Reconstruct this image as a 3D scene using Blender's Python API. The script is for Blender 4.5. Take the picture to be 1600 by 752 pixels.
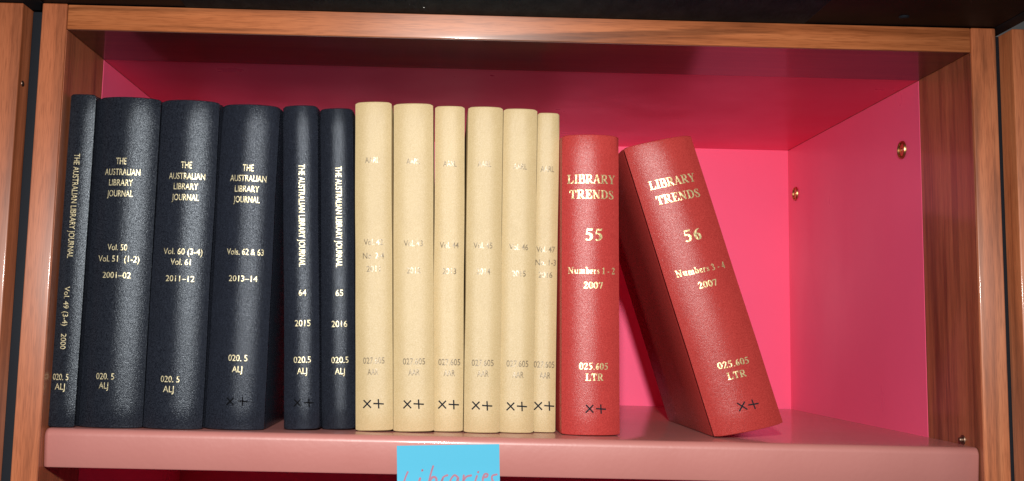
import bpy, bmesh, math, random
from mathutils import Vector, Matrix, noise as mnoise

scene = bpy.context.scene
for _o in list(bpy.data.objects):
    bpy.data.objects.remove(_o, do_unlink=True)
COL = scene.collection
PI = math.pi

# ------------------------------------------------------------------ camera
def camera():
    cd = bpy.data.cameras.new('camera')
    cd.sensor_fit = 'HORIZONTAL'; cd.sensor_width = 36.0
    cd.lens = 36.0 * 1719.99 / 1600
    cd.shift_x = 83.18 / 1600
    cd.shift_y = -51.18 / 1600
    cd.clip_start = 0.01; cd.clip_end = 60
    co = bpy.data.objects.new('camera', cd); COL.objects.link(co)
    rx, ry, rz = 0.11722757, -0.02231467, -0.01323233
    R = (Matrix.Rotation(rz, 3, 'Z') @ Matrix.Rotation(rx, 3, 'X') @ Matrix.Rotation(ry, 3, 'Y'))
    r, f, u = R.col[0], R.col[1], R.col[2]
    m = Matrix(((r.x, u.x, -f.x, 0.29367), (r.y, u.y, -f.y, -0.82827), (r.z, u.z, -f.z, 0.07362), (0, 0, 0, 1)))
    co.matrix_world = m
    scene.camera = co
camera()

# ------------------------------------------------------------------ world, lamp, exposure
wd = bpy.data.worlds.new('World'); scene.world = wd; wd.use_nodes = True
wd.node_tree.nodes['Background'].inputs[0].default_value = (0.85, 0.92, 1.0, 1)
wd.node_tree.nodes['Background'].inputs[1].default_value = 0.012
ld = bpy.data.lights.new('lamp', 'SPOT'); ld.energy = 63.0; ld.spot_size = math.radians(84); ld.spot_blend = 1.0; ld.shadow_soft_size = 0.022
ld.color = (1.0, 0.965, 0.92)
lo = bpy.data.objects.new('lamp', ld); lo.location = (0.285, -0.90, 0.275); COL.objects.link(lo)
lo.rotation_euler = Vector((.02, 1.0, -.30)).to_track_quat('-Z', 'Y').to_euler()
scene.view_settings.view_transform = 'Standard'; scene.view_settings.look = 'None'
scene.view_settings.exposure = 0.0; scene.view_settings.gamma = 1.0
scene.view_settings.use_curve_mapping = False
scene.render.engine = 'CYCLES'
scene.cycles.use_denoising = True
scene.cycles.sample_clamp_indirect = 0.8
scene.cycles.caustics_reflective = False; scene.cycles.caustics_refractive = False
scene.cycles.blur_glossy = 0.6
scene.cycles.max_bounces = 8

# ------------------------------------------------------------------ materials
def new_mat(name):
    m = bpy.data.materials.new(name); m.use_nodes = True
    return m, m.node_tree, m.node_tree.nodes['Principled BSDF']
def N(nt, typ, **kw):
    n = nt.nodes.new(typ)
    for k, v in kw.items(): setattr(n, k, v)
    return n
def setin(n, **kw):
    for k, v in kw.items(): n.inputs[k.replace('_', ' ')].default_value = v
def coords(nt, scale, loc=(0, 0, 0)):
    tc = N(nt, 'ShaderNodeTexCoord'); mp = N(nt, 'ShaderNodeMapping')
    mp.inputs['Scale'].default_value = scale; mp.inputs['Location'].default_value = loc
    nt.links.new(tc.outputs['Object'], mp.inputs[0]); return mp.outputs[0]
def noise_n(nt, vec, scale, detail=2, rough=.5, dist=0):
    n = N(nt, 'ShaderNodeTexNoise'); n.inputs['Scale'].default_value = scale
    n.inputs['Detail'].default_value = detail; n.inputs['Roughness'].default_value = rough
    n.inputs['Distortion'].default_value = dist; nt.links.new(vec, n.inputs['Vector']); return n.outputs['Fac']
def ramp(nt, fac, stops):
    r = N(nt, 'ShaderNodeValToRGB'); el = r.color_ramp.elements
    while len(el) < len(stops): el.new(.5)
    for e, (p, c) in zip(el, stops): e.position = p; e.color = (*c, 1) if len(c) == 3 else c
    nt.links.new(fac, r.inputs[0]); return r.outputs[0]
def mixc(nt, fac, a, b, mode='MIX'):
    m = N(nt, 'ShaderNodeMix', data_type='RGBA', blend_type=mode)
    for i, v in ((0, fac), (6, a), (7, b)):
        if isinstance(v, (int, float)): m.inputs[i].default_value = v
        elif isinstance(v, tuple): m.inputs[i].default_value = (*v, 1)
        else: nt.links.new(v, m.inputs[i])
    return m.outputs[2]
def bump(nt, bs, height, strength, dist, normal=None):
    b = N(nt, 'ShaderNodeBump'); b.inputs['Strength'].default_value = strength; b.inputs['Distance'].default_value = dist
    nt.links.new(height, b.inputs['Height'])
    if normal is not None: nt.links.new(normal, b.inputs['Normal'])
    nt.links.new(b.outputs[0], bs.inputs['Normal']); return b.outputs[0]
def mth(nt, op, a, b=0.0):
    m = N(nt, 'ShaderNodeMath', operation=op)
    for i, v in ((0, a), (1, b)):
        if isinstance(v, (int, float)): m.inputs[i].default_value = v
        else: nt.links.new(v, m.inputs[i])
    return m.outputs[0]

def wood(name, axis, dark, mid, light, offset=(0, 0, 0), streak=.6, rough=.46, coat=.35, aniso=.8):
    """lacquered blackwood veneer; axis = grain direction"""
    m, nt, bs = new_mat(name)
    def sc(along, across): return tuple(along if i == axis else across for i in range(3))
    v1 = coords(nt, sc(1.5, 20), offset)
    figure = noise_n(nt, v1, 1.0, 5, .6, 1.9)
    v2 = coords(nt, sc(5, 210), offset)
    fine = noise_n(nt, v2, 1.0, 3, .6, .4)
    v3 = coords(nt, sc(70, 1900), offset)
    pores = noise_n(nt, v3, 1.0, 2, .5)
    v4 = coords(nt, sc(1.2, 34), tuple(o + 7 for o in offset))
    stripe = noise_n(nt, v4, 1.0, 3, .5, 2.2)
    blotch = noise_n(nt, coords(nt, (9, 9, 9), offset), 1.0, 2)
    f = mth(nt, 'ADD', mth(nt, 'MULTIPLY', figure, .76), mth(nt, 'MULTIPLY', fine, .24))
    base = ramp(nt, f, [(.30, dark), (.5, mid), (.70, light)])
    st = ramp(nt, stripe, [(.54, (0, 0, 0)), (.63, (1, 1, 1))])
    c = mixc(nt, mth(nt, 'MULTIPLY', st, streak), base, tuple(x * .42 for x in dark))
    po = ramp(nt, pores, [(.36, (.62, .56, .5)), (.52, (1, 1, 1))])
    c = mixc(nt, .65, c, po, 'MULTIPLY')
    bl = ramp(nt, blotch, [(.3, (.86, .84, .84)), (.7, (1.12, 1.1, 1.08))])
    c = mixc(nt, .8, c, bl, 'MULTIPLY')
    nt.links.new(c, bs.inputs['Base Color'])
    rr = N(nt, 'ShaderNodeMapRange'); rr.inputs[3].default_value = rough - .06; rr.inputs[4].default_value = rough + .12
    nt.links.new(blotch, rr.inputs[0]); nt.links.new(rr.outputs[0], bs.inputs['Roughness'])
    setin(bs, Coat_Weight=coat, Coat_Roughness=.1, Specular_IOR_Level=.62, Anisotropic=aniso)
    tg = N(nt, 'ShaderNodeCombineXYZ'); tg.inputs[2 if axis == 0 else 0].default_value = 1.0     # fibres spread the sheen across the grain
    nt.links.new(tg.outputs[0], bs.inputs['Tangent'])
    bump(nt, bs, pores, .22, .0002)
    return m

def cloth(name, base, dark, grain, rough, spec, strength, weave=0.0, sheen=0.0, gscale=1150, tint=(1, 1, 1)):
    """book cloth / buckram with a grain about a millimetre across"""
    m, nt, bs = new_mat(name)
    v = coords(nt, (1, 1, 1))
    g = noise_n(nt, v, gscale, 2, .6)
    g2 = noise_n(nt, v, gscale * .42, 2, .6)
    big = noise_n(nt, v, 38, 3, .55)
    c = ramp(nt, g, [(.40, dark), (.60, base)])  # grain specks in the colour; their contrast also stands in for sparkle
    var = ramp(nt, big, [(.3, (.96, .95, .94)), (.7, (1.03, 1.03, 1.03))])
    c = mixc(nt, .8, c, var, 'MULTIPLY')
    h = mth(nt, 'ADD', g, mth(nt, 'MULTIPLY', g2, .2))
    if weave:
        w = N(nt, 'ShaderNodeTexWave', wave_type='BANDS', bands_direction='Z'); w.inputs['Scale'].default_value = 520
        w.inputs['Distortion'].default_value = .6; nt.links.new(v, w.inputs['Vector'])
        w2 = N(nt, 'ShaderNodeTexWave', wave_type='BANDS', bands_direction='X'); w2.inputs['Scale'].default_value = 520
        w2.inputs['Distortion'].default_value = .6; nt.links.new(v, w2.inputs['Vector'])
        h = mth(nt, 'ADD', h, mth(nt, 'MULTIPLY', mth(nt, 'ADD', w.outputs['Fac'], w2.outputs['Fac']), weave))
    nt.links.new(c, bs.inputs['Base Color'])
    r = N(nt, 'ShaderNodeMapRange'); r.inputs[3].default_value = rough - .12; r.inputs[4].default_value = rough + .12
    nt.links.new(g2, r.inputs[0]); nt.links.new(r.outputs[0], bs.inputs['Roughness'])
    setin(bs, Specular_IOR_Level=spec, Sheen_Weight=sheen, Specular_Tint=(*tint, 1))
    oi = N(nt, 'ShaderNodeObjectInfo')                       # each volume was bound from its own batch of cloth
    c = mixc(nt, 1.0, c, ramp(nt, oi.outputs['Random'], [(0, (.93, .93, .91)), (1, (1.05, 1.05, 1.06))]), 'MULTIPLY')
    # rubbed and handled patches near head and tail
    soil = ramp(nt, noise_n(nt, coords(nt, (1, 1, .5)), 70, 4, .65), [(.52, (1, 1, 1)), (.74, (.88, .86, .83))])
    c = mixc(nt, .5, c, soil, 'MULTIPLY')
    nt.links.new(c, bs.inputs['Base Color'])
    bump(nt, bs, h, strength, grain)
    return m

def foil(name, base, dull, metallic, rough, bstr=.5):
    """stamped foil, in noise patches of bright and dull colour"""
    m, nt, bs = new_mat(name)
    v = coords(nt, (1, 1, 1))
    n = noise_n(nt, v, 760, 3, .65); n2 = noise_n(nt, v, 190, 2)
    c = ramp(nt, n, [(.36, dull), (.52, base)])
    nt.links.new(c, bs.inputs['Base Color'])
    r = N(nt, 'ShaderNodeMapRange'); r.inputs[3].default_value = rough - .1; r.inputs[4].default_value = rough + .15
    nt.links.new(n2, r.inputs[0]); nt.links.new(r.outputs[0], bs.inputs['Roughness'])
    setin(bs, Metallic=metallic)
    bump(nt, bs, mth(nt, 'ADD', n2, mth(nt, 'MULTIPLY', n, .35)), bstr, .0006)
    return m

def paint(name, base, rough, coat=0, peel=.12, pscale=420, var=.06, spec=.5, metallic=0):
    m, nt, bs = new_mat(name)
    v = coords(nt, (1, 1, 1))
    big = noise_n(nt, v, 7, 3); pe = noise_n(nt, v, pscale, 2)
    c = ramp(nt, big, [(.25, tuple(x * (1 - var) for x in base)), (.75, tuple(min(1, x * (1 + var)) for x in base))])
    nt.links.new(c, bs.inputs['Base Color'])
    sm = noise_n(nt, coords(nt, (1, 1, .35)), 14, 4, .6)
    r = N(nt, 'ShaderNodeMapRange'); r.inputs[1].default_value = .3; r.inputs[2].default_value = .75
    r.inputs[3].default_value = rough - .05; r.inputs[4].default_value = rough + .08
    nt.links.new(sm, r.inputs[0]); nt.links.new(r.outputs[0], bs.inputs['Roughness'])
    setin(bs, Coat_Weight=coat, Coat_Roughness=.1, Specular_IOR_Level=spec, Metallic=metallic)
    if peel: bump(nt, bs, pe, peel, .0002)
    return m

M = {}
M['wood_h'] = wood('wood_along', 0, (.17, .045, .013), (.37, .115, .040), (.49, .175, .066), (3.1, .4, 1.7))
M['wood_v'] = wood('wood_upright', 2, (.21, .058, .022), (.42, .127, .052), (.52, .18, .078), (1.3, 5.2, .6), streak=.25)
M['wood_w'] = wood('wood_upright_streaked', 2, (.22, .06, .022), (.50, .15, .058), (.62, .225, .095), (8.6, 2.2, .9), streak=.4)
M['shaded_v'] = wood('gloss_shaded_upright', 2, (.085, .017, .006), (.35, .108, .047), (.46, .155, .068), (2.3, 4.1, .2), streak=.4, rough=.4, coat=.4, aniso=0)  # inner faces of the uprights: same timber, shade worked into a darker colour
M['shaded_h'] = wood('gloss_shaded_along', 0, (.07, .014, .006), (.115, .028, .012), (.16, .045, .02), (6.3, 1.1, .7), streak=.3, rough=.45, coat=.5, aniso=0)  # underside of the top board: its timber, darkened to hold the shade
M['pink'] = paint('pink_lacquer', (.95, .118, .255), .32, coat=0, peel=0, var=.03, spec=.25)
M['salmon'] = paint('salmon_enamel', (.43, .165, .148), .45, coat=.5, peel=.6, pscale=230, var=.05, spec=.6)
M['black_cloth'] = cloth('black_buckram', (.020, .024, .034), (.005, .006, .010), .0005, .25, .27, .36, weave=.1, gscale=1550, tint=(.80, .90, 1))
M['navy_cloth'] = cloth('blue_black_buckram', (.019, .023, .034), (.006, .007, .011), .0005, .25, .21, .34, weave=.12, gscale=1650, tint=(.80, .89, 1))
M['cream_cloth'] = cloth('cream_buckram', (.515, .40, .222), (.455, .345, .178), .0004, .40, .5, .28, weave=.4, gscale=1300)
M['red_cloth'] = cloth('red_buckram', (.415, .047, .042), (.30, .028, .026), .0005, .29, .30, .36, weave=.1, gscale=1650)
M['pages'] = paint('paper_edges', (.74, .68, .56), .8, peel=.3, pscale=900)
M['gold_pale'] = foil('pale_gold_foil', (.80, .71, .45), (.29, .25, .14), .5, .38, .7)
M['gold'] = foil('gold_foil', (.92, .78, .42), (.46, .35, .15), .66, .34, .9)
M['silver'] = foil('silver_foil', (.24, .19, .125), (.115, .085, .05), .2, .3, .5)
M['ink'] = paint('black_ink', (.010, .013, .018), .75, peel=.2, pscale=900, spec=.1)
M['dull_ink'] = paint('black_ink_on_black', (.0015, .0015, .002), .8, peel=.2, pscale=900, spec=.04)
M['cyan'] = paint('cyan_paper', (.075, .385, .56), .75, peel=.2, pscale=700, var=.03, spec=.25)
M['mauve_ink'] = paint('mauve_ink', (.30, .125, .19), .6, peel=.1)
M['brass'] = paint('brass', (.50, .29, .12), .34, metallic=1.0, peel=.05)
M['steel'] = paint('steel', (.24, .16, .12), .45, metallic=1.0, peel=.05)
M['black_metal'] = paint('black_powder_coat', (.004, .005, .007), .6, peel=.3, pscale=500, spec=.15)
M['black_post'] = paint('blue_black_post', (.006, .009, .014), .7, peel=.3, pscale=500, spec=.25)
M['plaster'] = paint('pale_plaster', (.62, .64, .66), .8, peel=.2)
def mottle():
    m, nt, bs = new_mat('blue_grey_mottle')
    n = noise_n(nt, coords(nt, (1, .5, 1)), 60, 5, .65)
    c = ramp(nt, n, [(.3, (.025, .06, .115)), (.7, (.06, .12, .20))])
    nt.links.new(c, bs.inputs['Base Color']); setin(bs, Roughness=.95, Specular_IOR_Level=.08)
    bump(nt, bs, n, .8, .003)
    return m
M['mottle'] = mottle()

# ------------------------------------------------------------------ object helpers
def link(o, parent=None):
    COL.objects.link(o)
    if parent is not None: o.parent = parent
    return o
def tag(o, label, cat, group=None, kind=None):
    if label: o['label'] = label
    if cat: o['category'] = cat
    if group: o['group'] = group
    if kind: o['kind'] = kind
    return o
def empty(name, loc, label, cat, group=None):
    o = bpy.data.objects.new(name, None); o.empty_display_size = .05; o.location = loc; link(o)
    return tag(o, label, cat, group)
def mesh_obj(name, bm, mat, parent=None, smooth=False):
    bmesh.ops.recalc_face_normals(bm, faces=bm.faces[:])
    me = bpy.data.meshes.new(name); bm.to_mesh(me); bm.free(); me.materials.append(mat)
    if smooth:
        for p in me.polygons: p.use_smooth = True
    return link(bpy.data.objects.new(name, me), parent)
def box_bm(x0, x1, y0, y1, z0, z1, bev=0, seg=2, bm=None):
    b = bmesh.new()
    bmesh.ops.create_cube(b, size=1)
    for v in b.verts:
        v.co = ((x0 + x1) / 2 + v.co.x * (x1 - x0), (y0 + y1) / 2 + v.co.y * (y1 - y0), (z0 + z1) / 2 + v.co.z * (z1 - z0))
    if bev: bmesh.ops.bevel(b, geom=b.edges[:], offset=bev, segments=seg, profile=.5, affect='EDGES')
    return b
def box(name, dims, mat, parent=None, bev=0, seg=3):
    o = mesh_obj(name, box_bm(*dims, bev=bev, seg=seg), mat, parent)
    if bev:
        for p in o.data.polygons: p.use_smooth = True
        try: o.data.set_sharp_from_angle(angle=math.radians(35))
        except Exception: pass
    return o
def lathe(name, prof, mat, parent, origin, axis, seg=40):
    """prof: (radius, height) pairs turned about axis"""
    bm = bmesh.new(); rings = []
    ax = Vector(axis).normalized(); a = ax.orthogonal().normalized(); b = ax.cross(a); o = Vector(origin)
    for r, h in prof:
        if r < 1e-7: rings.append([bm.verts.new(o + ax * h)])
        else: rings.append([bm.verts.new(o + ax * h + a * r * math.cos(2 * PI * k / seg) + b * r * math.sin(2 * PI * k / seg)) for k in range(seg)])
    for A, B in zip(rings, rings[1:]):
        for k in range(seg):
            q = [A[k % len(A)], A[(k + 1) % len(A)], B[(k + 1) % len(B)], B[k % len(B)]]
            q = list(dict.fromkeys(q))
            if len(q) > 2: bm.faces.new(q)
    o2 = mesh_obj(name, bm, mat, parent, True)
    o2.data.set_sharp_from_angle(angle=math.radians(30))
    return o2

# ------------------------------------------------------------------ the place
W, H, D1, D2 = 0.70, 0.3024, 0.0948, 0.4548
TL, TR, RAIL = 0.01926, 0.01938, 0.0195
ZB = -0.42
box('wall', (-2.2, 2.6, .62, .72, -1.2, 2.2), M['plaster'])
bpy.data.objects['wall']['kind'] = 'structure'

def bolt(parent, y, z, x=W, s=1):
    """barrel bolt head let into the side liner"""
    return lathe('bolt_head', [(0, -.0008), (.0010, -.0008), (.0013, .0002), (.0018, .0005), (.0057, .0005), (.0061, .0002), (.0064, .0003), (.0066, .0015), (.0070, .0018), (.0076, .0016), (.0081, .0006), (.0082, -.001)],
                 M['brass'], parent, (x - s * .0006, y, z), (-s, 0, 0))

def bookcase():
    r = empty('bookcase', (0, 0, 0), 'timber framed bookcase bay with pink lined back, holding all the books', 'bookcase')
    # uprights: solid timber edge; thin inner sheet with shade put into its wood colour
    for x0, x1, m in ((-TL, 0, 'wood_v'), (W, W + TR, 'wood_w')):
        box('side_panel', (x0, x1, 0, D2 + .012, ZB, H + RAIL + (.0004 if x0 < 0 else 0)), M[m], r, .0011)
    box('top_board', (.0003, W - .0003, .0006, D2 + .012, H, H + RAIL - .0002), M['wood_h'], r, .0008)
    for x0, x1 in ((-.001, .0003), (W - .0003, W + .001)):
        box('shaded_inner_face', (x0, x1, .0018, D1 - .0002, ZB + .001, H - .0005), M['shaded_v'], r)
    box('shaded_soffit', (.0006, W - .0006, .0022, D1 - .0002, H - .0002, H + .001), M['shaded_h'], r)
    box('back_panel', (0, W, D2, D2 + .003, ZB, H + .001), M['pink'], r)
    for x0, x1, s, xe in ((-.001, .0005, -1, 0), (W - .0005, W + .001, 1, W)):
        l = box('side_liner', (x0, x1, D1, D2 + .001, ZB, H - .0004), M['pink'], r, .0002, 1)
        for y, z in ((.131, .2478), (.4275, .2472)):
            bolt(l, y, z, xe, s)
    box('ceiling_liner', (.0005, W - .0005, D1, D2, H - .0001, H + .001), M['pink'], r)
    # shelf: folded sheet with a rounded front edge and a deep front lip
    prof = [(D2 - .001, 0), (.3, 0), (.15, 0), (.05, 0), (.0122, 0)]
    R_ = .0055
    for k in range(1, 9):
        a = PI / 2 * k / 8
        prof.append((.0122 - R_ * math.sin(a), -R_ + R_ * math.cos(a)))
    prof += [(.0090, -.0275), (.0096, -.0285), (.0106, -.0288), (.034, -.0288), (.034, -.027), (.0125, -.027), (.009, -.0075), (.013, -.002), (.05, -.002), (D2 - .001, -.002)]
    bm = bmesh.new(); secs = []
    xs = [(.0004, .0030, .0016), (.0010, .0020, .0007), (.0030, .0004, .0001), (.0042, 0, 0)] + [(.0042 + (W - .0064) * k / 24, 0, 0) for k in range(1, 24)] + [(W - .0022, 0, 0), (W - .0010, .0005, .0003), (W - .0004, .0014, .0012)]
    for x, dy, dz in xs:
        row = []
        for y, z in prof:
            w = max(0, min(1, (.05 - y) / .03))
            row.append(bm.verts.new((x, y + dy * w, z - dz * w * (1 if z > -.008 else 0))))
        secs.append(row)
    n = len(prof)
    for A, B in zip(secs, secs[1:]):
        for k in range(n): bm.faces.new((A[k], A[(k + 1) % n], B[(k + 1) % n], B[k]))
    bm.faces.new(secs[0]); bm.faces.new(secs[-1])
    sh = mesh_obj('shelf', bm, M['salmon'], r, True)
    sh.data.set_sharp_from_angle(angle=math.radians(38))
    lathe('shelf_pin', [(0, .0034), (.0017, .0034), (.0020, .0026), (.0020, .0009), (.0037, .0009), (.0040, 0)], M['steel'], r, (W, .0335, .0035), (-1, 0, 0), 24)
    return r
bookcase()

def neighbour(name, x0, sgn, label):
    """the next bay: its nearest upright, top board and lining. sgn=-1: lies to the left"""
    r = empty(name, (x0, 0, 0), label, 'bookcase', 'neighbouring bookcases cut by the frame')
    T = .0194
    a, b = sorted((0, sgn * T))
    box('side_panel', (a, b, 0, D2 + .012, ZB, H + RAIL), M['wood_w' if sgn > 0 else 'wood_v'], r, .0011)
    a, b = sorted((sgn * (T + .0003), sgn * (T + .5)))
    box('top_board', (a, b, .0006, D2 + .012, H, H + RAIL - .0003), M['wood_h'], r, .0008)
    a, b = sorted((sgn * T, sgn * (T + .5)))
    box('back_panel', (a, b, D2, D2 + .003, ZB, H + .001), M['pink'], r)
    box('shelf', (a, b, .008, D2 - .001, -.028, 0), M['salmon'], r, .003)
    return r
nl = neighbour('bookcase', -.0338, -1, 'timber bookcase edge cut off by the left border, across a dark gap')
nr = neighbour('bookcase', .7322, 1, 'timber bookcase edge cut off by the right border, across a dark gap')
lathe('screw_head', [(0, .0010), (.0012, .0010), (.0022, .0004), (.0024, 0)], M['steel'], nl, (0, .009, .2605), (1, 0, 0), 20)

for lab, x0, x1 in (('black metal post in the gap left of the book bay', -.0336, -TL - .0003), ('black metal post in the gap right of the book bay', W + TR + .0003, .7320)):
    p = box('metal_post', (x0, x1, .0195, .06, ZB, H + RAIL - .001), M['black_post'], None, .0008)
    tag(p, lab, 'post', 'black posts between the bookcases')

def overhead():
    z = H + RAIL + .0006
    r = empty('overhead_shelf', (.35, -.1, z), 'black overhead shelf resting along the tops of the bookcases', 'shelf')
    def L(x0, x1, y0, y1, z0, z1): return (x0 - .35, x1 - .35, y0 + .1, y1 + .1, z0 - z, z1 - z)
    box('underside_board', L(-.0186, .7190, -.22, .5, z, z + .02), M['black_metal'], r, .0006)
    for x0, x1 in ((-.60, -.0192), (.7196, .7320)):
        box('edge_beam', L(x0, x1, -.22, .5, z - .0002, z + .019), M['black_post'], r, .0006)
    box('mottled_panel', L(.0909, .5700, -.20, .0, z - .0008, z + .002), M['mottle'], r, .0003)  # thin mottled blue-grey panel over the textured patch of the underside
    lathe('reflection_spot', [(0, .0016), (.0026, .0015), (.0036, .0008), (.0040, 0)], M['black_post'], r, (.6385 - .35, -.022 + .1, 0), (0, 0, -1), 20)  # raised disc stands in for a fuzzy grey reflection on the underside
    return r
overhead()

# ------------------------------------------------------------------ lettering
def smooth_path(pts, n=6):
    """Catmull-Rom through (x, y, w) points"""
    if len(pts) < 3: return pts
    P = [pts[0]] + list(pts) + [pts[-1]]; out = []
    for i in range(1, len(P) - 2):
        for k in range(n):
            t = k / n
            out.append(tuple(.5 * (2 * P[i][c] + (P[i + 1][c] - P[i - 1][c]) * t + (2 * P[i - 1][c] - 5 * P[i][c] + 4 * P[i + 1][c] - P[i + 2][c]) * t * t
                     + (3 * P[i][c] - P[i - 1][c] - 3 * P[i + 1][c] + P[i + 2][c]) * t ** 3) for c in range(3)))
    out.append(tuple(pts[-1])); return out
def stroke_polys(pts, curved=True, closed=False):
    p = smooth_path(pts) if curved else [tuple(q) for q in pts]
    L, R = [], []
    for i, (x, y, w) in enumerate(p):
        a = p[max(0, i - 1)]; b = p[min(len(p) - 1, i + 1)]
        if closed:
            a = p[i - 1] if i else p[-2]; b = p[i + 1] if i < len(p) - 1 else p[1]
        dx, dy = b[0] - a[0], b[1] - a[1]; d = math.hypot(dx, dy) or 1
        nx, ny = -dy / d, dx / d
        L.append((x + nx * w / 2, y + ny * w / 2)); R.append((x - nx * w / 2, y - ny * w / 2))
    return [[L[i], R[i], R[i + 1], L[i + 1]] for i in range(len(p) - 1)]
def rect(x0, y0, x1, y1): return [[(x0, y0), (x1, y0), (x1, y1), (x0, y1)]]
def seg(x0, y0, x1, y1, w): return stroke_polys([(x0, y0, w), (x1, y1, w)], False)

# bold roman capitals, figures and a few lower-case letters, cap height 1
SB = .2; HL = .075
def stem(x, y0=0., y1=1., w=SB, top=True, foot=True, e=.1):
    g = rect(x, y0, x + w, y1)
    if top: g += rect(x - e, y1 - HL, x + w + e, y1 - .004)
    if foot: g += rect(x - e, y0 + .004, x + w + e, y0 + HL)
    return g
def glyphs():
    G = {}
    G['I'] = (stem(.12), .44)
    G['L'] = (stem(.12) + rect(.2, .003, .72, HL - .003) + [[(.56, .03), (.76, .002), (.79, .34), (.73, .34)]], .82)
    bowl = lambda x, y0, y1, xr: stroke_polys([(x, y1 - .035, .07), (x + (xr - x) * .55, y1 - .04, .075), (xr - .09, (y0 + y1) / 2 + .12, .19), (xr - .09, (y0 + y1) / 2 - .12, .19), (x + (xr - x) * .55, y0 + .04, .075), (x, y0 + .035, .07)])
    G['B'] = (stem(.12) + bowl(.3, .49, 1., .74) + bowl(.3, 0, .55, .80), .84)
    G['R'] = (stem(.12) + bowl(.3, .46, 1., .76) + stroke_polys([(.44, .5, .2), (.66, .2, .2), (.82, .03, .17)], False) + rect(.68, .002, .94, HL - .01), .94)
    G['A'] = (seg(.10, .03, .42, .98, .075) + seg(.40, .98, .74, .03, .215) + seg(.2, .33, .6, .33, .07) + rect(-.02, .002, .26, HL - .004) + rect(.56, .002, .92, HL - .004), .9)
    G['Y'] = (seg(.16, .98, .44, .46, .2) + seg(.76, .97, .50, .46, .08) + stem(.36, 0, .5, top=False) + rect(.0, .925, .36, .997) + rect(.60, .925, .92, .997), .9)
    G['T'] = (stem(.29, top=False) + rect(.02, .93, .76, .998) + [[(.02, .95), (.0, .66), (.06, .66), (.2, .94)]] + [[(.76, .95), (.78, .66), (.72, .66), (.58, .94)]], .78)
    G['E'] = (stem(.12) + rect(.2, .932, .70, .998) + rect(.3, .47, .54, .54) + rect(.2, .003, .74, .07) + [[(.71, .95), (.72, .70), (.66, .70), (.54, .94)]]
              + [[(.54, .68), (.54, .34), (.50, .34), (.44, .51), (.50, .68)]] + [[(.56, .03), (.76, .004), (.79, .32), (.73, .32)]], .80)
    G['N'] = (rect(.14, 0, .21, .95) + seg(.15, .95, .74, .04, .2) + rect(.71, .05, .78, 1) + rect(.0, .928, .26, .998) + rect(.60, .928, .9, .998) + rect(.02, .002, .34, .07), .92)
    G['D'] = (stem(.12) + stroke_polys([(.3, .965, .07), (.52, .94, .1), (.74, .70, .2), (.76, .5, .21), (.74, .30, .2), (.52, .06, .1), (.3, .035, .07)]), .9)
    G['S'] = (stroke_polys([(.54, .80, .08), (.44, .93, .07), (.30, .965, .07), (.14, .85, .15), (.16, .68, .19), (.34, .52, .2), (.52, .34, .2), (.55, .16, .16), (.38, .035, .07), (.20, .07, .07), (.10, .24, .08)])
              + [[(.55, 1.0), (.58, .68), (.53, .68), (.47, .92)]] + [[(.07, .0), (.05, .34), (.10, .34), (.16, .08)]], .68)
    G['0'] = (stroke_polys([(.28 + .2 * math.sin(t), .5 + .46 * math.cos(t), .07 + .12 * abs(math.sin(t))) for t in [2 * PI * k / 24 for k in range(25)]], False, True), .57)
    G['1'] = (rect(.2, .05, .38, .96) + rect(.08, .002, .50, .07) + [[(.2, .86), (.2, .96), (.36, 1.0), (.06, .84)]] + [[(.06, .84), (.36, 1.0), (.2, .82), (.06, .8)]], .55)
    G['2'] = (stroke_polys([(.07, .70, .07), (.14, .88, .1), (.27, .95, .12), (.41, .84, .18), (.42, .68, .19), (.30, .42, .12), (.08, .09, .07)]) + [[(.04, 0), (.5, 0), (.56, .26), (.50, .26), (.44, .16), (.12, .16)]], .58)
    G['3'] = (stroke_polys([(.06, .74, .07), (.14, .90, .09), (.27, .95, .1), (.39, .82, .16), (.36, .64, .14), (.2, .54, .07)]) + stroke_polys([(.2, .54, .07), (.38, .44, .14), (.44, .27, .18), (.36, .09, .13), (.2, .04, .09), (.06, .10, .15)]), .57)
    G['4'] = (seg(.36, .96, .06, .32, .07) + rect(.02, .24, .54, .36) + rect(.29, 0, .46, .99), .57)
    G['5'] = (rect(.14, .84, .48, .99) + seg(.17, .97, .10, .52, .06) + stroke_polys([(.10, .54, .06), (.24, .60, .12), (.40, .47, .18), (.42, .27, .18), (.33, .1, .12), (.2, .04, .09), (.07, .11, .14)]) + [[(.48, .84), (.53, 1.02), (.49, 1.03), (.44, .97)]], .58)
    G['6'] = (stroke_polys([(.50, .95, .04), (.32, .84, .12), (.17, .60, .18), (.15, .34, .18), (.2, .12, .14), (.3, .045, .08), (.41, .14, .15), (.43, .31, .18), (.38, .50, .14), (.28, .55, .08), (.17, .48, .07)]), .58)
    G['7'] = (rect(.05, .84, .53, .985) + seg(.47, .88, .22, .0, .14) + [[(.05, .99), (.02, .7), (.07, .7), (.14, .86)]], .56)
    x = .66
    G['u'] = (rect(.12, .12, .28, x) + rect(.0, x - .06, .2, x) + stroke_polys([(.20, .16, .16), (.26, .06, .1), (.38, .06, .08), (.47, .16, .07)]) + rect(.46, .02, .62, x) + rect(.36, x - .06, .5, x) + rect(.5, .002, .72, .06), .72)
    arch = lambda a, b: stroke_polys([(a, x - .16, .07), (a + .1, x - .05, .08), (b - .04, x - .05, .12), (b, x - .2, .16), (b, .2, .16), (b, .02, .16)])
    G['m'] = (stem(.1, 0, x, .16, e=.07) + arch(.26, .50) + arch(.58, .82) + rect(.36, .002, .64, .06) + rect(.68, .002, .98, .06), 1.0)
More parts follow.
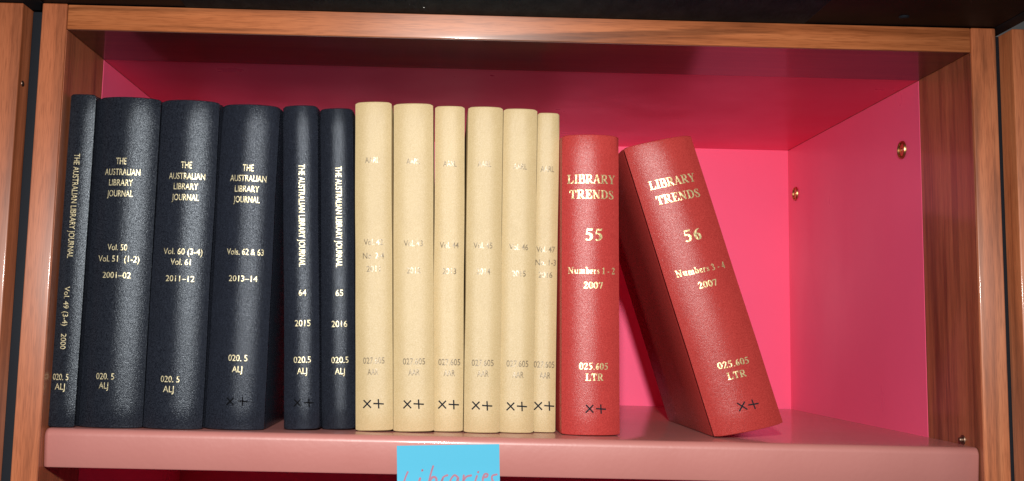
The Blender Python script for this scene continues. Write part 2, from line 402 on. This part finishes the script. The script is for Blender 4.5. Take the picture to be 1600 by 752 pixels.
    G['b'] = (rect(.1, .03, .26, 1.0) + rect(.0, .94, .18, .997) + stroke_polys([(.24, x - .14, .07), (.36, x - .04, .1), (.5, x - .16, .17), (.52, .32, .17), (.46, .1, .14), (.34, .04, .09), (.2, .09, .07)]), .62)
    G['e'] = (stroke_polys([(.14, .36, .06), (.46, .37, .06)], False) + stroke_polys([(.45, .37, .1), (.42, .56, .12), (.29, .63, .07), (.15, .50, .15), (.13, .33, .17), (.18, .13, .14), (.32, .05, .1), (.48, .16, .05)]), .54)
    G['r'] = (stem(.1, 0, x, .16, e=.07) + stroke_polys([(.24, x - .2, .07), (.34, x - .07, .1), (.45, x - .08, .14)]), .50)
    G['s'] = (stroke_polys([(.38, .52, .06), (.28, .62, .06), (.15, .56, .12), (.16, .44, .14), (.30, .32, .15), (.37, .18, .13), (.26, .05, .07), (.09, .12, .07)]) + rect(.36, .46, .41, .65) + rect(.05, .02, .1, .22), .48)
    G['-'] = (rect(.05, .26, .32, .38), .37)
    G['.'] = ([[(.05 + .07 + .085 * math.cos(t), .075 + .085 * math.sin(t)) for t in [2 * PI * k / 10 for k in range(10)]]], .26)
    G[' '] = ([], .27)
    return G
GL = glyphs()
def serif_polys(text):
    x = 0; out = []
    for ch in text:
        g, adv = GL[ch]
        out += [[(a + x, b) for a, b in poly] for poly in g]; x += adv + .05
    return out
_font = {}
def sans_polys(text, bold):
    """faces of a text set in Blender's own built-in face"""
    key = (text, bold)
    if key in _font: return _font[key]
    cu = bpy.data.curves.new('lettering', 'FONT'); cu.body = text; cu.size = 1; cu.offset = bold; cu.resolution_u = 3
    o = bpy.data.objects.new('lettering', cu); COL.objects.link(o)
    bpy.context.view_layer.update()
    me = bpy.data.meshes.new_from_object(o.evaluated_get(bpy.context.evaluated_depsgraph_get()))
    polys = [[tuple(me.vertices[i].co[:2]) for i in p.vertices] for p in me.polygons]
    bpy.data.objects.remove(o); bpy.data.curves.remove(cu); bpy.data.meshes.remove(me)
    _font[key] = polys; return polys
def fit_polys(polys, cx, cy, w, h, turn, capref=None):
    xs = [x for p in polys for x, y in p]; x0, x1 = min(xs), max(xs)
    y0, y1 = (0, capref) if capref else (min(y for p in polys for x, y in p), max(y for p in polys for x, y in p))
    out = []
    for p in polys:
        q = []
        for x, y in p:
            a = ((x - x0) / (x1 - x0) - .5) * w; b = ((y - y0) / (y1 - y0) - .5) * h
            if turn: a, b = b, -a                                   # reads from head to tail
            q.append((cx + a, cy + b))
        out.append(q)
    return out

# ------------------------------------------------------------------ books
class Spine:
    """rounded spine: maps (arc position u, height v) to a point on the cloth"""
    def __init__(s, w, bulge, seed, depth, h, shear):
        s.w, s.b, s.seed, s.depth, s.h, s.shear = w, bulge, seed, depth, h, shear
        s.R = (w * w / 4 + bulge * bulge) / (2 * bulge)
    def wob(s, z):
        f = lambda k: mnoise.noise(Vector((s.seed * 3.7 + k, z * 14, 0)))
        return .00035 * f(0), .0005 * f(9)
    def at(s, u, v, off=0):
        x = max(-s.w / 2, min(s.w / 2, u)); a = math.asin(x / s.R)
        dx, dy = s.wob(v)
        return Vector((x - off * -math.sin(a) + dx, s.R - s.R * math.cos(a) - off * math.cos(a) + dy, v + s.shear * x))

def cover_bm(S, T=.0026):
    """spine and both boards as one wrapped cloth skin, with hinge grooves"""
    w, b, d = S.w, S.b, S.depth
    half = []
    a0 = math.asin(w / 2 / S.R)
    K = 14
    arc = [(S.R * math.sin(a0 * (2 * k / K - 1)), S.R - S.R * math.cos(a0 * (2 * k / K - 1))) for k in range(K + 1)]
    gr = min(.0015, w * .07)
    side = [(w / 2 + .00005, b + .0015), (w / 2 - gr * .6, b + .0038), (w / 2 - gr, b + .0060), (w / 2 - gr * .6, b + .0082), (w / 2 + .0001, b + .0102), (w / 2 + .0001, d * .4), (w / 2 + .0001, d * .7), (w / 2, d - .0006), (w / 2 - .0006, d)]
    outer = [(-x, y) for x, y in reversed(side)] + arc + side
    inner = [(w / 2 - T + .0004, d), (w / 2 - T, d - .0006), (w / 2 - T, b + .0102), (w / 2 - T - gr, b + .006), (w / 2 - T, b + .0015)]
    ia = [((w / 2 - T) * (1 - 2 * k / 8), b * (1 - (1 - (2 * k / 8 - 1) ** 2)) + .0022) for k in range(9)]
    loop = outer + inner + ia[1:-1] + [(-x, y) for x, y in reversed(inner)]
    n = len(loop)
    cx = [0] * n
    # outward normals of the loop, for rounding the head and tail
    nrm = []
    for i in range(n):
        p, q = loop[i - 1], loop[(i + 1) % n]; dx, dy = q[0] - p[0], q[1] - p[1]; l = math.hypot(dx, dy) or 1
        nrm.append((dy / l, -dx / l))
    h = S.h
    zs = [(0, -.0007), (.0002, -.0002), (.0008, 0)] + [(h * k / 14, 0) for k in range(1, 14)] + [(h - .0008, 0), (h - .0002, -.0002), (h, -.0007)]
    bm = bmesh.new(); rings = []
    no = len(outer)
    for z, o in zs:
        dx, dy = S.wob(z); ring = []
        for i, (x, y) in enumerate(loop):
            px, py = x + nrm[i][0] * o, y + nrm[i][1] * o
            fade = max(0, 1 - max(0, y - b) / .05)
            zz = z
            e = max(0, abs(x) - w * .40) / (w * .10)
            if i < no and y < b + .003: zz = z - (.0010 * e * e if z > h * .5 else 0) + (.0006 * e * e if z < .002 else 0)
            ring.append(bm.verts.new((px + dx * fade, py + dy * fade, zz + S.shear * px)))
        rings.append(ring)
    for A, B in zip(rings, rings[1:]):
        for k in range(n): bm.faces.new((A[k], A[(k + 1) % n], B[(k + 1) % n], B[k]))
    bm.faces.new(rings[0]); bm.faces.new(rings[-1])
    bmesh.ops.triangulate(bm, faces=[f for f in bm.faces if len(f.verts) > 4])
    return bm

def lettering(name, polys, S, mat, parent, off=.00011):
    bm = bmesh.new()
    for p in polys:
        try: bm.faces.new([bm.verts.new((u, v, 0)) for u, v in p])
        except ValueError: pass
    bmesh.ops.triangulate(bm, faces=bm.faces[:])
    for _ in range(5):
        es = [e for e in bm.edges if abs(e.verts[0].co.x - e.verts[1].co.x) > .0009]
        if not es: break
        bmesh.ops.subdivide_edges(bm, edges=es, cuts=1)
        bmesh.ops.triangulate(bm, faces=[f for f in bm.faces if len(f.verts) > 3])
    for v in bm.verts: v.co = S.at(v.co.x, v.co.y, off)
    me = bpy.data.meshes.new(name); bm.normal_update()
    for f in bm.faces:
        if f.normal.y > 0: f.normal_flip()
    bm.to_mesh(me); bm.free(); me.materials.append(mat)
    return link(bpy.data.objects.new(name, me), parent)

BOOKS = {
'b1': (10.27, -0.58, 13.5, 19.32, 254.2, 2.0, 0.31, [('k', '020. 5', -2.4, 37.11, 12.2, 5.38, 0), ('k', 'ALJ', -2.4, 29.97, 7.83, 5.38, 0), ('t', 'THE AUSTRALIAN LIBRARY JOURNAL', -1.41, 167.0, 83.08, 5.14, 1), ('v', 'Vol. 49 (3-4)', -1.97, 90.24, 30.48, 4.65, 1), ('y', '2000', -2.19, 63.69, 12.0, 4.65, 1)]),
'b2': (45.18, -0.1, 14.5, 47.85, 253.07, 8.5, 0.19, [('t', 'THE', -2.02, 202.55, 8.33, 5.88, 0), ('t', 'AUSTRALIAN', -1.01, 194.08, 27.93, 5.63, 0), ('t', 'LIBRARY', -1.49, 185.85, 18.86, 5.63, 0), ('t', 'JOURNAL', -1.71, 177.39, 20.38, 5.63, 0), ('v', 'Vol. 50', -1.12, 135.93, 15.48, 5.39, 0), ('v', 'Vol. 51  (1-2)', -0.09, 127.13, 32.09, 5.39, 0), ('y', '2001–02', -0.54, 114.65, 22.05, 5.14, 0), ('k', '020. 5', -4.25, 38.27, 14.21, 5.39, 0), ('k', 'ALJ', -5.02, 31.34, 7.35, 5.39, 0)]),
'b3': (92.02, 0.21, 14.5, 44.55, 251.84, 8.0, 0.41, [('t', 'THE', 0.5, 200.64, 8.57, 5.88, 0), ('t', 'AUSTRALIAN', 0.85, 192.01, 28.42, 5.63, 0), ('t', 'LIBRARY', 0.67, 184.03, 19.11, 5.63, 0), ('t', 'JOURNAL', 0.67, 175.58, 21.07, 5.63, 0), ('v', 'Vol. 60 (3-4)', 1.4, 133.82, 30.38, 5.39, 0), ('v', 'Vol. 61', 0.56, 125.75, 15.68, 5.39, 0), ('y', '2011–12', 0.81, 113.04, 22.29, 5.14, 0), ('k', '020. 5', -2.53, 37.11, 14.7, 5.39, 0), ('k', 'ALJ', -3.33, 29.68, 8.33, 5.39, 0)]),
'b4': (137.81, 0.19, 20.0, 44.73, 250.72, 8.5, 0.46, [('t', 'THE', 1.36, 200.36, 8.63, 5.92, 0), ('t', 'AUSTRALIAN', 1.58, 192.22, 28.6, 5.67, 0), ('t', 'LIBRARY', 1.23, 183.93, 19.23, 5.67, 0), ('t', 'JOURNAL', 1.32, 175.62, 20.71, 5.67, 0), ('v', 'Vols. 62 & 63', 1.92, 135.0, 28.9, 5.42, 0), ('y', '2013–14', 1.49, 114.42, 22.44, 5.18, 0), ('k', '020. 5', 0.89, 53.92, 14.8, 5.42, 0), ('k', 'ALJ', 0.81, 45.42, 7.89, 5.42, 0), ('x', 'x', -3.12, 21.07, 5.42, 5.42, 0), ('x', '+', 6.17, 21.34, 7.4, 7.4, 0)]),
'b5': (188.13, 0.47, 31.0, 27.32, 253.07, 5.5, -2.51, [('v', '64', 1.34, 104.63, 5.99, 5.5, 0), ('y', '2015', 1.22, 81.05, 12.29, 5.5, 0), ('k', '020.5', 0.83, 53.02, 13.49, 5.5, 0), ('k', 'ALJ', 0.78, 44.4, 7.79, 5.5, 0), ('x', 'x', -2.78, 20.17, 5.5, 5.5, 0), ('x', '+', 6.06, 19.97, 7.49, 7.49, 0), ('t', 'THE AUSTRALIAN LIBRARY JOURNAL', 1.39, 165.34, 83.15, 5.5, 1)]),
'b6': (215.6, 0.38, 41.0, 26.11, 253.49, 5.0, -2.4, [('v', '65', 1.62, 105.52, 6.06, 5.56, 0), ('y', '2016', 1.45, 81.26, 12.43, 5.56, 0), ('k', '020.5', 1.64, 53.28, 13.65, 5.56, 0), ('k', 'ALJ', 1.58, 44.56, 7.88, 5.56, 0), ('t', 'THE AUSTRALIAN LIBRARY JOURNAL', 1.5, 165.99, 82.8, 5.56, 1)]),
'c1': (243.8, 0.53, 34.0, 28.84, 258.03, 5.5, -1.98, [('t', 'AARL', -0.85, 210.97, 11.53, 5.26, 0), ('v', 'Vol. 42', -0.16, 145.81, 15.29, 5.26, 0), ('v', 'No. 2-4', -0.19, 135.08, 17.04, 5.26, 0), ('y', '2011', -0.23, 124.78, 11.03, 5.26, 0), ('k', '027.605', -0.17, 53.63, 17.04, 5.51, 0), ('k', 'AAR', -0.84, 44.94, 8.52, 5.51, 0), ('x', 'x', -5.32, 20.38, 6.02, 6.02, 0), ('x', '+', 3.47, 20.46, 8.02, 8.02, 0)]),
'c2': (274.03, 0.26, 34.0, 31.42, 257.6, 6.0, -1.57, [('t', 'AARL', -0.16, 210.73, 11.03, 5.26, 0), ('v', 'Vol. 43', 0.02, 145.57, 15.29, 5.26, 0), ('y', '2012', 0.21, 124.23, 11.03, 5.26, 0), ('k', '027.605', 0.37, 53.66, 17.8, 5.51, 0), ('k', 'AAR', 0.37, 45.3, 9.02, 5.51, 0), ('x', 'x', -4.84, 20.76, 6.02, 6.02, 0), ('x', '+', 3.96, 20.95, 8.02, 8.02, 0)]),
'c3': (300.5, 0.2, 44.0, 23.85, 258.5, 4.8, -0.91, [('t', 'AARL', 0.18, 211.29, 11.16, 5.32, 0), ('v', 'Vol. 44', 0.05, 145.77, 15.47, 5.32, 0), ('y', '2013', 0.4, 125.1, 11.16, 5.32, 0), ('k', '027.605', 0.73, 53.68, 17.75, 5.58, 0), ('k', 'AAR', 0.79, 45.23, 9.13, 5.58, 0), ('x', 'x', -4.44, 20.73, 6.09, 6.09, 0), ('x', '+', 4.58, 20.78, 8.11, 8.11, 0)]),
'c4': (326.98, 0.29, 40.0, 27.98, 257.9, 5.5, -0.44, [('t', 'AARL', -0.41, 211.23, 11.11, 5.3, 0), ('v', 'Vol. 45', -0.86, 145.97, 15.4, 5.3, 0), ('y', '2014', -0.41, 125.39, 11.11, 5.3, 0), ('k', '027.605', 0.09, 53.87, 17.67, 5.55, 0), ('k', 'AAR', 0.33, 45.64, 9.09, 5.55, 0), ('x', 'x', -4.91, 20.91, 6.06, 6.06, 0), ('x', '+', 3.92, 20.78, 8.08, 8.08, 0)]),
'c5': (353.96, 0.26, 47.0, 27.33, 258.53, 5.5, -0.03, [('t', 'AARL', 0.21, 211.04, 11.2, 5.34, 0), ('v', 'Vol. 46', -0.18, 146.01, 15.52, 5.34, 0), ('y', '2015', 0.34, 124.9, 11.2, 5.34, 0), ('k', '027.605', 0.42, 53.79, 17.81, 5.6, 0), ('k', 'AAR', 0.96, 45.1, 9.16, 5.6, 0), ('x', 'x', -4.5, 20.41, 6.11, 6.11, 0), ('x', '+', 4.46, 20.6, 8.14, 8.14, 0)]),
'c6': (377.12, 0.36, 58.0, 17.89, 257.97, 3.5, 0.07, [('t', 'AARL', -0.56, 211.21, 11.34, 5.41, 0), ('v', 'Vol. 47', -0.63, 145.53, 15.46, 5.41, 0), ('v', 'No. 1-3', -0.48, 134.96, 17.0, 5.41, 0), ('y', '2016', -0.55, 124.97, 11.34, 5.41, 0), ('k', '027.605', -0.51, 53.31, 17.0, 5.67, 0), ('k', 'AAR', 0.18, 44.72, 9.02, 5.67, 0), ('x', 'x', -4.99, 20.51, 6.18, 6.18, 0), ('x', '+', 3.88, 20.71, 8.24, 8.24, 0)]),
'r1': (412.03, 0.51, 37.0, 45.59, 236.62, 8.0, -0.53, [('t', 'LIBRARY', 0.39, 200.68, 38.23, 7.04, 0), ('t', 'TRENDS', 0.53, 188.35, 35.21, 7.04, 0), ('v', '55', 2.01, 156.18, 13.58, 9.56, 0), ('n', 'Numbers 1 - 2', 0.45, 127.78, 37.23, 5.28, 0), ('y', '2007', 1.45, 116.2, 15.09, 5.28, 0), ('k', '025.605', 1.61, 53.07, 22.64, 5.28, 0), ('k', 'LTR', 2.3, 44.67, 14.09, 5.53, 0), ('x', 'x', -1.68, 20.27, 6.04, 6.04, 0), ('x', '+', 7.29, 20.23, 8.05, 8.05, 0)]),
'r2': (536.7, 5.45, 38.0, 55.22, 239.12, 8.5, -17.7, [('t', 'LIBRARY', 0.71, 204.35, 37.27, 7.05, 0), ('t', 'TRENDS', 1.36, 191.44, 35.26, 7.05, 0), ('v', '56', 2.53, 159.04, 13.6, 9.57, 0), ('n', 'Numbers 3 - 4', 0.97, 131.01, 39.79, 5.29, 0), ('y', '2007', 2.5, 118.75, 15.11, 5.29, 0), ('k', '025.605', 2.62, 54.0, 25.18, 5.29, 0), ('k', 'LTR', 2.35, 44.77, 15.11, 5.54, 0), ('x', 'x', -1.18, 19.97, 6.55, 6.55, 0), ('x', '+', 8.02, 19.71, 8.56, 8.56, 0)]),
}
PART = {'t': 'title_lettering', 'v': 'volume_lettering', 'n': 'issue_lettering', 'y': 'year_lettering', 'k': 'shelf_mark_lettering', 'x': 'ink_mark'}
GROUP = {'b': 'black bound journal volumes', 'c': 'cream bound journal volumes', 'r': 'red bound journal volumes'}
LABEL = {
    'b1': 'thin black book with its title running down the spine, against the left upright',
    'b2': 'thick black book marked Vol. 50 and Vol. 51 (1-2), 2001–02',
    'b3': 'thick black book marked Vol. 60 (3-4) and Vol. 61, 2011–12',
    'b4': 'thick black book marked Vols. 62 & 63, 2013–14, beside a dark gap',
    'b5': 'narrow black book numbered 64, dated 2015, title running down the spine',
    'b6': 'narrow black book numbered 65, dated 2016, pressed against the cream books',
    'c1': 'cream book marked Vol. 42 No. 2-4, 2011, beside the last black book',
    'c2': 'widest cream book, marked Vol. 43, 2012',
    'c3': 'narrow cream book marked Vol. 44, 2013',
    'c4': 'cream book marked Vol. 45, 2014, in the middle of the cream row',
    'c5': 'cream book marked Vol. 46, 2015, second from the red books',
    'c6': 'thinnest cream book, marked Vol. 47 No. 1-3, 2016, beside the upright red book',
    'r1': 'upright red book numbered 55 in gold, next to the cream books',
    'r2': 'red book numbered 56 in gold, tilted and leaning on its neighbour',
}
CAP = None
def cap_height():
    global CAP
    if CAP is None: CAP = max(y for p in sans_polys('H', 0.0) for x, y in p)
    return CAP
def make_book(key, i):
    X0, Z0, Y0, w, h, bulge, ang, marks = BOOKS[key]
    X0, Z0, Y0, w, h, bulge = (v / 1000 for v in (X0, Z0, Y0, w, h, bulge))
    bulge *= {'b': .85, 'c': .62, 'r': .9}[key[0]]
    depth = .188 + .004 * math.sin(i * 2.3)
    shear = math.tan(math.radians(-5.1)) if key == 'r2' else 0
    Z0 = abs(math.sin(math.radians(ang))) * w / 2 + .0003 if key != 'r2' else .0064
    root = empty('book', (X0, Y0, Z0), LABEL[key], 'book', GROUP[key[0]])
    root.rotation_euler = (0, math.radians(ang), 0)
    S = Spine(w, bulge, i + 1, depth, h, shear)
    mat = {'b': 'black_cloth', 'c': 'cream_cloth', 'r': 'red_cloth'}[key[0]]
    if key in ('b4', 'b5', 'b6'): mat = 'navy_cloth'
    c = mesh_obj('cover', cover_bm(S), M[mat], root, True)
    c.data.set_sharp_from_angle(angle=math.radians(50))
    pb = box('page_block', (-w / 2 + .0029, w / 2 - .0029, bulge + .003, depth - .004, .003, h - .003), M['pages'], root)
    for v in pb.data.vertices: v.co.z += shear * v.co.x
    fm = {'b': 'gold_pale', 'c': 'silver', 'r': 'gold'}[key[0]]
    acc = {}
    for kind, t, u, v, ww, hh, turn in marks:
        u, v, ww, hh = u / 1000, v / 1000, ww / 1000, hh / 1000
        if kind == 'x':
            lw = .0011 if key[0] != 'b' else .0009
            s = ww / 2
            if t == 'x': P = seg(-s, -s, s * .95, s, lw) + seg(-s * .9, s, s, -s * .95, lw)
            else: P = seg(-s, s * .08, s, -s * .04, lw) + seg(-s * .05, s * .9, s * .05, -s * .9, lw)
            P = [[(a + u, b + v) for a, b in q] for q in P]
        elif key[0] == 'r':
            P = fit_polys(serif_polys(t), u, v, ww, hh, turn, 1.0)
        else:
            P = fit_polys(sans_polys(t, .0 if key[0] == 'b' else .007), u, v, ww * .97, hh * .86, turn, cap_height())
        acc.setdefault(kind, []).extend(P)
    for kind, P in acc.items():
        m = M[fm] if kind != 'x' else M['dull_ink' if key[0] == 'b' else 'ink']
        lettering(PART[kind], P, S, m, root)
    return root
for i, k in enumerate(BOOKS): make_book(k, i)

# ------------------------------------------------------------------ sticky note on the shelf lip
def sticky_note():
    w = .0762; nx, nz = 16, 16
    ax, az = .2626, -.0073; tilt = math.atan2(.0028, .0761)
    root = empty('sticky_note', (ax, .0055, az), 'cyan paper sticky note handwritten in mauve, stuck to the shelf lip', 'sticky note')
    root.rotation_euler = (0, -tilt, 0)
    def P(x, z, off=0):
        t = -z / w
        y = -.0004 + .0012 * min(1, t / .25) - .016 * max(0, t - .25) ** 2 - .0016 * max(0, (abs(x / w - .5) - .3)) * t
        return Vector((x, y - off, z))
    bm = bmesh.new()
    for off in (0, -.00012):
        g = [[bm.verts.new(P(w * i / nx, -w * j / nz, off)) for i in range(nx + 1)] for j in range(nz + 1)]
        for j in range(nz):
            for i in range(nx): bm.faces.new((g[j][i], g[j][i + 1], g[j + 1][i + 1], g[j + 1][i]))
    mesh_obj('paper', bm, M['cyan'], root, True)
    def cv(px, py): return ((px / 8.89 - 10) * .4757e-3, -((py / 8.89 + 690) - 696.5 + (px / 8.89 - 10) * .0156) * .4757e-3)
    lines = [[(237, 418), (205, 490), (165, 600), (145, 650), (200, 655), (290, 640)], [(408, 505), (390, 560), (365, 650)], [(436, 400), (441, 392)],
             [(590, 338), (560, 430), (530, 540), (500, 650)], [(518, 580), (575, 492), (628, 500), (625, 570), (570, 640), (506, 648)],
             [(728, 490), (700, 560), (670, 650)], [(700, 555), (735, 485), (785, 462)],
             [(932, 492), (885, 462), (835, 515), (812, 600), (840, 645), (900, 590), (936, 490), (925, 580), (932, 650), (965, 640)],
             [(1013, 466), (1005, 540), (985, 650)], [(1003, 545), (1050, 482), (1115, 465)],
             [(1196, 472), (1165, 560), (1145, 650)], [(1213, 422), (1218, 414)],
             [(1275, 494), (1330, 484), (1344, 448), (1302, 450), (1276, 520), (1280, 610), (1330, 650), (1380, 620)],
             [(1470, 452), (1412, 468), (1405, 520), (1440, 580), (1420, 640), (1360, 655)]]
    bm = bmesh.new(); rnd = random.Random(4)
    for ln in lines:
        pts = [(*cv(*q), .00150 + rnd.uniform(-.0003, .0003)) for q in ln]
        for p in stroke_polys(pts): bm.faces.new([bm.verts.new(P(a, b, .00007)) for a, b in p])
        for q in (pts[0], pts[-1]):
            bm.faces.new([bm.verts.new(P(q[0] + q[2] / 2 * math.cos(2 * PI * k / 12), q[1] + q[2] / 2 * math.sin(2 * PI * k / 12), .00009)) for k in range(12)])
    mesh_obj('handwriting', bm, M['mauve_ink'], root)
sticky_note()
